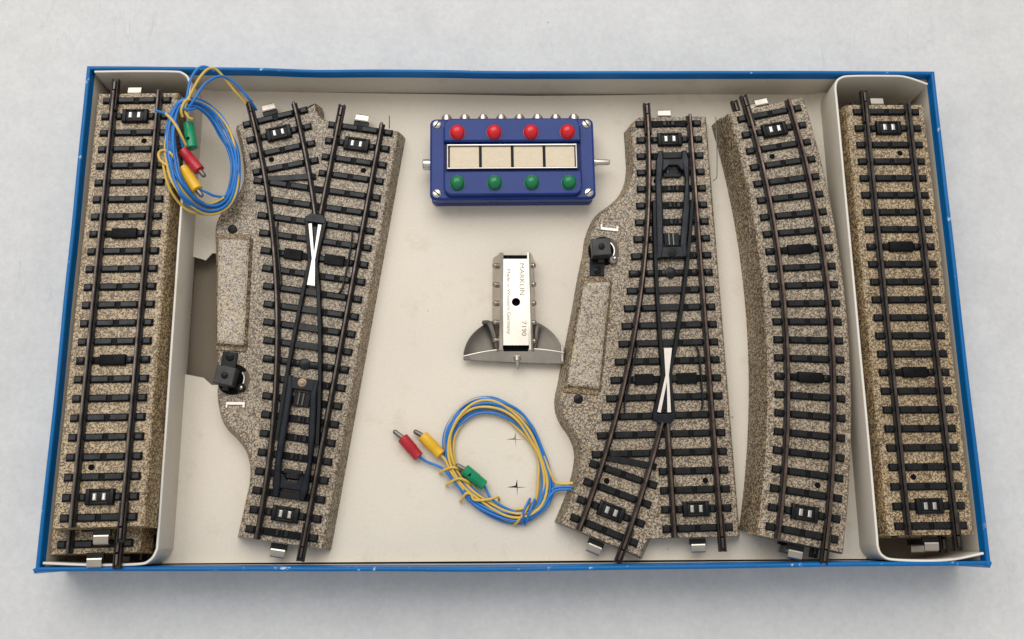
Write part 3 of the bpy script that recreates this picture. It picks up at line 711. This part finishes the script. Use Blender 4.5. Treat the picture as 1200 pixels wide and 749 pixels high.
dome = [(0, 3.05), (0.5, 3.15), (1.2, 3.05), (2.0, 2.6), (2.6, 1.9), (2.95, 1.0), (3.05, 0.05)]
for i in range(4):
    for (y, m_) in ((10.9, 'red'), (-12.0, 'green')):
        x = (-23.4, -7.7, 8.0, 23.7)[i] - (0 if m_ == 'red' else 0.1)
        mb = MB(); mb.lathe([(-0.3, 3.3), (0.05, 3.3), (0.1, 3.0)], (x, y, 14.0), (0, 0, 1), 24); mb.lathe(dome, (x, y, 14.1), (0, 0, 1), 28)
        mb.build('button', M[m_], cb)
mb = MB()                                   # nickel frame around four label plates
for (x0, x1, y0, y1) in ((-28.0, 27.6, 5.1, 6.0), (-28.0, 27.6, -5.4, -4.6), (-28.0, -27.3, -4.6, 5.1), (26.9, 27.6, -4.6, 5.1)):
    mb.box(x0, x1, y0, y1, 11.7, 13.4, 0.3)
mb.build('label_frame', M['silver'], cb)
for i in range(4):
    x0 = -27.2 + i * 13.6
    mb = MB(); mb.box(x0 + 0.5, x0 + 12.95, -4.5, 4.95, 11.9, 12.6, 0.15); mb.build('label_plate', M['plate'], cb)
    if i: mb = MB(); mb.box(x0 - 0.3, x0 + 0.25, -4.55, 5.0, 11.9, 13.0, 0.2); mb.build('label_divider', M['black'], cb)
for sx in (-1, 1):
    for sy, a in ((-1, 0.7), (1, 2.2)):
        mb = MB(); mb.lathe([(0, 1.9), (0.5, 1.9), (0.8, 1.5), (0.85, 0.05)], (sx * 32.2, sy * 15.7, 11.4), (0, 0, 1), 20); o = mb.build('screw', M['silver'], cb)
        mb = MB(); mb.box(sx * 32.2 - 1.7, sx * 32.2 + 1.7, sy * 15.7 - 0.25, sy * 15.7 + 0.25, 12.2, 12.35, 0, ang=a * sx); mb.build('slot', M['hole'], o)
for i in range(8):
    x = -28.2 + i * 7.92
    mb = MB(); mb.lathe([(0, 2.3), (2.4, 2.3), (2.5, 1.7), (3.2, 1.7), (3.5, 1.4), (3.4, 0.8), (2.0, 0.75)], (x, 18.3, 7.4), (0, 1, 0), 18); mb.build('socket', M['steel'], cb)
mb = MB(); mb.lathe([(0, 2.3), (1.2, 2.4), (3.0, 2.4), (3.3, 2.1), (3.2, 1.3), (1.0, 1.2)], (-35.1, -1.2, 8.0), (-1, 0, 0), 20); mb.build('side_socket', M['silver'], cb)
mb = MB(); mb.lathe([(0, 1.7), (0.8, 1.7), (0.9, 1.25), (6.2, 1.25), (7.0, 1.0), (7.3, 0.2)], (35.1, -0.6, 8.0), (1, 0, 0), 16); mb.build('plug_pin', M['silver'], cb)

# ------------------------------------------------------------------ buffer stop, lying on its back
bs = tag(empty('buffer_stop', (-0.3, 3.0, 0), (0, 0, 0)), 'nickel buffer stop with riveted sides and half round plate, below the control box', 'buffer stop')
mb = MB(); ZP = 9.6
# plate with a hole and a slot at each end, built of quads around the openings
def ringplate(mb, outer, inner, z0, z1):
    n_ = len(outer)
    mb.rings([[(x, y, z1) for x, y in outer], [(x, y, z1) for x, y in inner], [(x, y, z0) for x, y in inner], [(x, y, z0) for x, y in outer]], loop=True)
N_ = 32
def sq(x0, x1, y0, y1):
    cx, cy = 0.15, 0.0; out = []
    for i in range(N_):
        a = 2 * math.pi * (i + 0.5) / N_; dx, dy = math.cos(a), math.sin(a)
        t_ = min(((x1 - cx) / dx if dx > 0 else (x0 - cx) / dx) if abs(dx) > 1e-6 else 1e9, ((y1 - cy) / dy if dy > 0 else (y0 - cy) / dy) if abs(dy) > 1e-6 else 1e9)
        out.append((cx + dx * t_, cy + dy * t_))
    for c_ in ((x0, y0), (x1, y0), (x1, y1), (x0, y1)):
        out[min(range(N_), key=lambda q: abs(out[q][0] - c_[0]) + abs(out[q][1] - c_[1]))] = c_
    return out
ringplate(mb, sq(-5.2, 5.3, -5, 5), [(0.15 + 1.75 * math.cos(2 * math.pi * (i + .5) / N_), 1.75 * math.sin(2 * math.pi * (i + .5) / N_)) for i in range(N_)], ZP - 0.5, ZP)
mb.box(-5.2, 5.3, 5, 18.6, ZP - 0.5, ZP); mb.box(-5.2, 5.3, -18.3, -5, ZP - 0.5, ZP)
mb.build('top_plate', speck('worn nickel plate', (0.63, 0.575, 0.50), 0.34, 0.12, 60, metal=0.85, rrange=0.06), bs)
mb = MB(); mb.box(-5.0, 5.1, -20.2, 21.0, 6.2, 7.0); mb.build('slot_dark', M['hole'], bs)  # black sheet painting the dark seen through the plate's openings
mb = MB()
for s_, xb, xt in ((-1, -8.6, -10.2), (1, 8.0, 8.6)):
    y0, y1 = -20.3, 21.2; e = s_ * 5.4
    prof = [(e - s_ * .3, ZP - .6), (e - s_ * .2, ZP + .35), (e + s_ * .5, ZP + .55), (e + s_ * 1.2, ZP + .2), (e + s_ * 1.9, ZP - 2.4), ((xb + xt) / 2, 2.0), ((xb + xt) / 2 + s_ * .2, 0.3), ((xb + xt) / 2 - s_ * .5, 0.3), (e + s_ * 1.1, ZP - 2.6), (e + s_ * .6, ZP - .7)]
    prof = [(x, z) for x, z in prof]
    mb.rings([[(x + (0.5 if s_ > 0 else -0.4) * (t_ - .5) * (-1), y0 + (y1 - y0) * t_, z) for x, z in prof] for t_ in (0, .5, 1)], True, True, True)
mb.build('side_channel', M['steel'], bs)
for x, ys in ((-8.9, (16.5, 8.2, 0.2, -8.0, -15.6)), (8.1, (16.6, 8.4, 0.2, -8.2, -16.0))):
    for y in ys:
        mb = MB(); sg = -1 if x < 0 else 1
        mb.lathe([(-1.0, 1.15), (0.7, 1.2), (1.1, 0.9), (1.3, 0.1)], (x - sg * 0.6, y, 6.4), (sg * 0.75, 0, 0.66), 12); mb.build('rivet', M['steel'], bs)
mb = MB()                                   # half-round plate
arcp = [(20.8 * math.cos(a), 17.6 * math.sin(a)) for a in [math.pi * i / 28 for i in range(29)]]
def hz(x, y): return 3.4 - 0.16 * y + 0.0016 * x * x
top = [(-0.9 + x, -22.2 + y) for x, y in arcp]
cpt = (-0.9, -21.5)
rs = []
for k in (1.0, 0.985, 0.93, 0.6, 0.25, 0.02):
    rs.append([(cpt[0] + (x - cpt[0]) * k, cpt[1] + (y - cpt[1]) * k, hz(x * k, (y - cpt[1]) * k) + (0.5 if k > 0.95 else 0)) for x, y in top])
rs.append([(x, y, z - 0.6) for x, y, z in rs[0]])
mb.rings(rs[:-1], closed_ring=False, smooth=True); mb.rings([rs[0], rs[-1]], closed_ring=False)
mb.build('half_round_plate', M['disc'], bs)
mb = MB()                                   # bright front lip
L_ = []
for i in range(25):
    x = -21.6 + 41.6 * i / 24; u = (x + 0.8) / 20.8
    yt = -21.9 + 2.3 * (1 - u * u) + 0.035 * (x + 21); yb = -23.5 - 0.35 * (1 - u * u) - 0.045 * (x + 21)
    zt = 5.6 + 0.8 * (1 - u * u)
    L_.append([(x, yt, zt), (x, yt - 0.25, zt + 0.05), (x, yb + 0.4, 4.3), (x, yb, 3.8), (x, yb + 0.3, 1.6), (x, yt, 4.4)])
mb.rings(L_, True, True, True, False); mb.build('front_lip', M['steel'], bs)
mb = MB(); mb.lathe([(0, 1.5), (1.6, 1.5), (1.8, 1.0), (4.6, 0.75), (5.4, 0.2)], (0.6, -22.2, 4.9), (0.03, -1, 0), 14); mb.build('buffer_pin', M['steel'], bs)
mb = MB()                                   # bent mounting hooks
mb.tube(cr([(-13.4, -7.4, 3.5), (-11.0, -8.0, 5.5), (-9.8, -11, 6.5), (-8.4, -16, 6.0), (-7.6, -19, 5.0)], 5), 1.0, 8); mb.build('hook', M['dull'], bs)
mb = MB(); mb.tube(cr([(9.2, -8.4, 5.5), (8.8, -12, 6.2), (8.4, -16, 6), (7.4, -19, 5)], 5), 0.9, 8); mb.build('hook', M['dull'], bs)
mb = MB(); mb.box(18.8, 19.7, -24.5, -17.5, 0.2, 5.5, 0.2); mb.build('end_tab', M['steel'], bs)
def lettering(txt, size, x, y, z, name, parent, sx=1.0):
    cu = bpy.data.curves.new(name, 'FONT'); cu.body = txt; cu.size = size * S; cu.extrude = 0.06 * S; cu.align_x = 'LEFT'; cu.align_y = 'CENTER'
    tmp = bpy.data.objects.new(name, cu); COL.objects.link(tmp)
    bpy.context.view_layer.update()
    me = bpy.data.meshes.new_from_object(tmp.evaluated_get(bpy.context.evaluated_depsgraph_get()))
    bpy.data.objects.remove(tmp)
    me.materials.clear(); me.materials.append(M['stamp'])
    o = bpy.data.objects.new(name, me); COL.objects.link(o); o.parent = parent
    o.location = (x * S, y * S, z * S); o.rotation_euler = (0, 0, -math.pi / 2); o.scale = (sx, 1, 1); return o
M['stamp'] = mat('stamped lettering', (0.25, 0.215, 0.175), 0.5, 0.4)
lettering('MÄRKLIN', 2.9, 2.6, 16.9, ZP + 0.02, 'stamped_text', bs, 1.16)
lettering('7190', 2.7, 3.3, -8.0, ZP + 0.02, 'stamped_text', bs, 1.2)
lettering('Made in Western Germany', 2.0, -2.9, 14.2, ZP + 0.02, 'stamped_text', bs, 1.25)

# ------------------------------------------------------------------ wire coils
def resample_polar(pts, c, n=72):
    P = [Vector((v[0], v[1])) for v in cr(pts, 8, True)]
    ang = sorted([(math.atan2(p.y - c[1], p.x - c[0]), (p - Vector(c)).length) for p in P])
    out = []
    for i in range(n):
        a = -math.pi + 2 * math.pi * i / n
        lo = [q for q in ang if q[0] <= a]; hi = [q for q in ang if q[0] > a]
        q0 = lo[-1] if lo else (ang[-1][0] - 2 * math.pi, ang[-1][1]); q1 = hi[0] if hi else (ang[0][0] + 2 * math.pi, ang[0][1])
        t_ = (a - q0[0]) / max(1e-6, q1[0] - q0[0]); out.append(q0[1] + (q1[1] - q0[1]) * t_)
    return out
CAM = Vector((-11.593, -92.405, 392.328))
def lift(x, y, z0, z1):
    """a point measured at height z0, moved along the same sight line to height z1"""
    k = (CAM.z - z1) / (CAM.z - z0); return (CAM.x + (x - CAM.x) * k, CAM.y + (y - CAM.y) * k, z1)
def loop(c, rin, rout, w0, seed, zf, amp=0.32):
    n_ = len(rin); out = []
    for i in range(n_):
        a = -math.pi + 2 * math.pi * i / n_
        w_ = w0 + amp * mnoise.noise(Vector((math.cos(a) * 1.1 + seed * 3.1, math.sin(a) * 1.1, seed * 1.7)))
        w_ = min(1.05, max(-0.05, w_)); r = rin[i] + (rout[i] - rin[i]) * w_
        out.append(zf(c[0] + r * math.cos(a), c[1] + r * math.sin(a), a, seed))
    return out
def wire(path, col, parent, closed=False, r=0.56, name='wire'):
    return MB().tube(path, r, 9, closed=closed).build(name, M['wire_' + col], parent)
def plug(tip, a, b, col, parent, label, hole_=False, r=2.35, pin=True):
    a, b, tip = Vector(a), Vector(b), Vector(tip); d = (b - a); L_ = d.length
    m_ = MB(); m_.lathe([(0, r * 0.82), (0.25, r), (L_ * 0.62, r), (L_ * 0.64, r * 0.93), (L_ - 0.3, r * 0.93), (L_, r * 0.75)], a, d, 22)
    o = m_.build('plug', M['plug_' + col], parent); o['label'] = label
    if pin:
        e = a - tip; m_ = MB(); m_.lathe([(0, 0.35), (0.3, 0.8), (0.9, 1.0), (e.length + 0.5, 1.0)], tip, e, 14); m_.build('pin', M['dull'], o)
    if hole_:
        c_ = a.lerp(b, 0.32) + Vector((-0.5, -0.1, r * 0.97)); m_ = MB(); m_.lathe([(-0.4, 0.75), (0.06, 0.72), (0.08, 0.02)], c_, (-0.15, 0, 1), 14); m_.build('cross_hole', M['hole'], o)
    return o
k2 = tag(empty('wire_coil', (-7, -62, 0)), 'open round coil of blue and yellow wire with three plugs on the cream floor', 'wire coil', 'coils of turnout wire')
k2.location = (0, 0, 0)
out2 = [(-29.8, -50.2), (-26.1, -42.7), (-19.6, -37.5), (-12.1, -35.9), (-4.6, -37.6), (2.0, -41.8), (6.6, -48.4), (9.8, -55.9), (12.9, -64.2), (14.9, -71.5), (13.6, -77.8), (9.9, -82.3), (4.3, -85.6), (-2.1, -86.3), (-9.4, -84.0), (-16.7, -79.5), (-23.1, -73.1), (-27.3, -65.9), (-29.7, -58.5)]
in2 = [(-25.6, -57.6), (-25.1, -52.0), (-21.9, -46.9), (-16.8, -43.5), (-10.2, -43.2), (-4.6, -45.1), (1.0, -49.3), (5.6, -54.9), (7.8, -60.5), (8.7, -66.9), (8.6, -73.3), (7.2, -78.7), (2.6, -80.9), (-2.9, -80.9), (-9.4, -78.6), (-14.9, -74.1), (-20.4, -68.6), (-24.1, -64.0)]
C2 = (-8.0, -61.5); r_in, r_out = resample_polar(in2, C2), resample_polar(out2, C2)
for i, (w0, col) in enumerate(((0.98, 'blue'), (0.9, 'yellow'), (0.8, 'blue'), (0.06, 'yellow'), (0.55, 'blue'), (0.4, 'blue'), (0.62, 'yellow'), (0.2, 'blue'), (0.66, 'blue'), (0.9, 'blue'), (0.36, 'yellow'))):
    def zf(x, y, a, sd, i=i): return (x, y, 0.7 + (0, 1.4, 1, 0.6, 2, 1, 2.8, 1, 2.4, 2, 2.3)[i] * 0.95 + 0.55 * (1 + mnoise.noise(Vector((math.cos(a) * 1.6, math.sin(a) * 1.6, sd * 2.3)))))
    wire(loop(C2, r_in, r_out, w0, i + 1, zf), col, k2, True)
plug((-50.4, -49.4, 2.6), (-46.7, -52.2, 2.6), (-39.8, -60.2, 2.6), 'red', k2, 'red plug left of the yellow one')
plug((-42.1, -49.5, 2.6), (-38.5, -51.5, 2.7), (-30.8, -59.4, 3.2), 'yellow', k2, 'yellow plug')
plug((-24.8, -63.4, 4.2), (-21.4, -65.2, 4.2), (-13.2, -71.8, 3.0), 'green', k2, 'green plug inside the coil', True)
wire(cr([(-40.0, -60.0, 2.5), (-36.5, -62.0, 1.9), (-32.5, -63.6, 2.4), (-29.4, -65.4, 3.4), (-25, -70.5, 3.6), (-19, -76.5, 3.5)], 6), 'blue', k2)
wire(cr([(-13.2, -71.9, 2.8), (-12.0, -74.2, 2.4), (-10.6, -76.8, 3.4), (-6, -80, 3.6), (1, -83, 3.2)], 6), 'blue', k2)
wire(cr([(-31.2, -59.2, 3.0), (-29.0, -61.5, 3.3), (-26.5, -66.5, 3.6), (-21.5, -73.5, 3.8)], 6), 'yellow', k2)
for q in ([(-31.3, -66.6, 1.0), (-30.3, -65.9, 3.2), (-26.8, -64.6, 4.8), (-23.6, -64.9, 4.0), (-22.8, -66.0, 1.2)],
          [(-28.6, -71.6, 1.0), (-27.7, -70.8, 3.2), (-23.6, -69.0, 5.0), (-20.0, -70.2, 4.2), (-18.9, -71.8, 1.5)],
          [(-22.9, -77.9, 1.0), (-22.2, -77.2, 3.0), (-20.6, -75.0, 4.8), (-18.6, -75.2, 4.4), (-17.2, -77.4, 4.4), (-12.1, -77.4, 4.6), (-8.0, -76.4, 4.0), (-7.2, -77.6, 1.4)],
          [(-1.2, -87.2, 1.2), (-0.3, -86.4, 3.0), (2.5, -83.0, 4.9), (4.3, -79.9, 4.2), (5.2, -78.6, 1.4)]):
    wire(cr(q, 6), 'yellow', k2, name='binding')
wire(cr([(3.2, -87.0, 1.2), (3.6, -85.8, 3.6), (5.0, -82.0, 5.0), (6.6, -78.6, 4.2), (7.2, -77.2, 1.5)], 6), 'blue', k2, name='binding')
wire(cr([(2.0, -86.8, 1.2), (2.2, -85.9, 3.6), (2.6, -82.0, 5.2), (4.6, -78.0, 4.2), (5.2, -77.0, 1.5)], 6), 'blue', k2, name='binding')
wire(cr([(9.4, -80.0, 3.4), (12.8, -75.0, 3.2), (15.6, -72.6, 3.2), (22.6, -72.4, 4.4)], 6), 'blue', k2)
wire(cr([(11.5, -79.0, 3.2), (13.5, -75.6, 4.2), (16.2, -73.6, 3.4), (22.6, -73.4, 4.0)], 6), 'blue', k2)
wire(cr([(10.9, -60.0, 3.2), (14.0, -68.0, 3.5), (16.2, -71.0, 3.6), (22.6, -71.0, 4.6)], 6), 'yellow', k2)

k1 = tag(empty('wire_coil', (0, 0, 0)), 'oval coil of blue and yellow wire knotted at top, draped over the left divider', 'wire coil', 'coils of turnout wire')
out1 = [(-139.8, 87.5), (-143.5, 82.6), (-145.1, 74.8), (-145.2, 66.1), (-143.3, 56.6), (-140.0, 48.1), (-134.8, 41.6), (-128.3, 37.4), (-122.2, 37.4), (-117.2, 40.7), (-114.5, 47.3), (-114.2, 56.7), (-116.0, 66.3), (-119.2, 74.0), (-123.1, 79.8), (-127.9, 84.6), (-133.5, 87.5)]
in1 = [(-140.2, 84.6), (-141.6, 80.6), (-141.9, 71.8), (-140.6, 62.2), (-137.0, 52.7), (-132.1, 45.1), (-126.6, 41.9), (-121.4, 42.8), (-118.6, 48.0), (-118.0, 57.5), (-119.9, 65.2), (-124.0, 71.5), (-128.4, 78.7), (-132.9, 83.1), (-137.4, 84.4)]
C1 = (-130.5, 62.0); r_in, r_out = resample_polar(in1, C1), resample_polar(out1, C1)
def zc1(x):
    t_ = min(1, max(0, (x + 139.5) / 16.0)); t_ = t_ * t_ * (3 - 2 * t_); return 24.6 + (13.5 - 24.6) * t_
for i, (w0, col) in enumerate(((0.98, 'blue'), (0.85, 'blue'), (0.7, 'blue'), (0.55, 'yellow'), (0.4, 'blue'), (0.25, 'blue'), (0.1, 'blue'), (0.9, 'yellow'))):
    def zf(x, y, a, sd, i=i):
        z = zc1(x) + (i % 3) * 0.9 + 0.5 * mnoise.noise(Vector((math.cos(a) * 1.6, math.sin(a) * 1.6, sd * 2.3))); return lift(x, y, 21, z)
    wire(loop(C1, r_in, r_out, w0, i + 21, zf, 0.3), col, k1, True)
def pth(pts, z0, z1): 
    zs = z1 if isinstance(z1, (list, tuple)) else [z1] * len(pts)
    return cr([lift(x, y, z0, z) for (x, y), z in zip(pts, zs)], 6)
wire(pth([(-138.5, 79.0), (-137.2, 85.6), (-136.4, 93.4), (-134.6, 98.6), (-132.0, 101.0), (-129.3, 100.8), (-126.5, 98.9)], 24, [24, 26, 26, 25, 24.5, 24, 22]), 'blue', k1)
wire(pth([(-134.6, 78.3), (-136.6, 79.3), (-138.2, 83.6), (-135.9, 90.5), (-132.8, 97.4), (-129.5, 101.2), (-126.2, 100.7), (-122.3, 96.5), (-118.4, 91.6), (-113.0, 85.5)], 22, [25, 26, 26.5, 26, 25, 24, 22, 20, 17, 13]), 'yellow', k1)
wire(pth([(-137.9, 82.1), (-134.7, 88.0), (-131.5, 94.0), (-126.8, 97.8), (-122.7, 98.0), (-117.0, 94.0), (-112.2, 88.1), (-108.8, 83.0)], 21, [25.5, 26, 25, 23, 21, 18, 15, 9]), 'blue', k1)
q = [lift(x, y, 18, 21.5) for x, y in ((-137.7, 78.4), (-135.3, 66.9), (-139.0, 66.0), (-131.5, 57.0), (-129.1, 54.4), (-138.7, 58.4), (-131.8, 48.5), (-129.5, 45.6))]
plug(q[0], q[1], q[0], 'green', k1, 'green plug hanging downwards', True, pin=False)
plug(q[4], q[3], q[2], 'red', k1, 'red plug in the middle')
plug(q[7], q[6], q[5], 'yellow', k1, 'yellow plug, lowest of the three')
wire(pth([(-150.2, 82.0), (-147.0, 81.0), (-144.6, 80.1), (-141.0, 75.8), (-139.4, 71.5), (-137.6, 65.4)], 22, [25.0, 25.5, 26.5, 25.5, 24.5, 22.5]), 'blue', k1)
wire(pth([(-145.9, 80.7), (-142.8, 77.4), (-140.0, 73.2), (-138.2, 69.8), (-136.6, 66.6)], 22, [26.5, 27, 26.5, 25, 23]), 'yellow', k1)
wire(pth([(-142.0, 71.0), (-141.2, 65.0), (-140.6, 61.0), (-139.0, 58.5)], 22, [25.5, 25, 24, 22.5]), 'blue', k1)
wire(pth([(-143.0, 57.5), (-144.8, 58.5), (-146.9, 60.4), (-147.4, 63.2), (-145.6, 64.4), (-142.6, 63.0), (-140.4, 60.0), (-139.0, 57.6)], 22, [25.5, 25.4, 25.4, 25.4, 25.8, 26.5, 25, 23]), 'yellow', k1)
wire(pth([(-146.2, 60.5), (-144.6, 53.6), (-141.2, 46.1), (-135.4, 39.6), (-128.9, 37.4), (-122.8, 38.2)], 20, [24.8, 24.2, 22, 18, 15, 13.5]), 'yellow', k1)
wire(pth([(-130.5, 47.6), (-127.0, 46.2), (-123.6, 44.6), (-119.1, 44.4), (-116.6, 48)], 22, [21, 20, 17.5, 15, 15]), 'blue', k1)
wire(pth([(-135.0, 43.8), (-130.4, 41.4), (-124.2, 41.4), (-119.4, 44.0)], 22, [19, 17, 15.5, 15.5]), 'yellow', k1)
wire(pth([(-141.0, 86.2), (-139.6, 84.0), (-136.8, 82.6), (-134.0, 83.0)], 22, [24.0, 27.0, 27.5, 25]), 'blue', k1, name='binding')
wire(pth([(-138.8, 79.2), (-139.6, 82.4), (-138.4, 86.2), (-136.4, 87.2)], 22, [26.0, 27.6, 27.5, 26]), 'yellow', k1, name='binding')

# ------------------------------------------------------------------ camera
cam = bpy.data.cameras.new('camera'); co = bpy.data.objects.new('camera', cam); COL.objects.link(co)
r3 = Vector((0.99969199, -0.00574352, 0.02414416)); u2 = Vector((0.000191151, 0.974605445, 0.223928986)); f3 = Vector((0.02481717, 0.2238554, -0.97430635))
mw = Matrix(((r3.x, u2.x, -f3.x, CAM.x * S), (r3.y, u2.y, -f3.y, CAM.y * S), (r3.z, u2.z, -f3.z, CAM.z * S), (0, 0, 0, 1)))
co.matrix_world = mw
cam.sensor_fit = 'HORIZONTAL'; cam.sensor_width = 36.0; cam.lens = 1114.86 / 1200 * 36.0
cam.clip_start = 0.01; cam.clip_end = 20.0
scene.camera = co

# ------------------------------------------------------------------ light: one broad soft window behind the box and dim room light
w = bpy.data.worlds.new('World'); scene.world = w; w.use_nodes = True
bg = w.node_tree.nodes['Background']; bg.inputs['Color'].default_value = (1.0, 0.985, 0.965, 1); bg.inputs['Strength'].default_value = 0.57
def area_light(name, loc, target, size, power, col):
    l = bpy.data.lights.new(name, 'AREA'); l.shape = 'RECTANGLE'; l.size = size[0]; l.size_y = size[1]; l.energy = power; l.color = col
    o = bpy.data.objects.new(name, l); COL.objects.link(o); o.location = loc
    o.rotation_euler = (Vector(target) - Vector(loc)).to_track_quat('-Z', 'Y').to_euler(); return o
area_light('window_light', (-0.3, 1.05, 1.7), (0, 0.0, 0), (2.1, 1.5), 32.5, (1.0, 0.985, 0.965))

scene.view_settings.view_transform = 'Standard'; scene.view_settings.look = 'None'
scene.view_settings.exposure = 0.0; scene.view_settings.gamma = 1.0
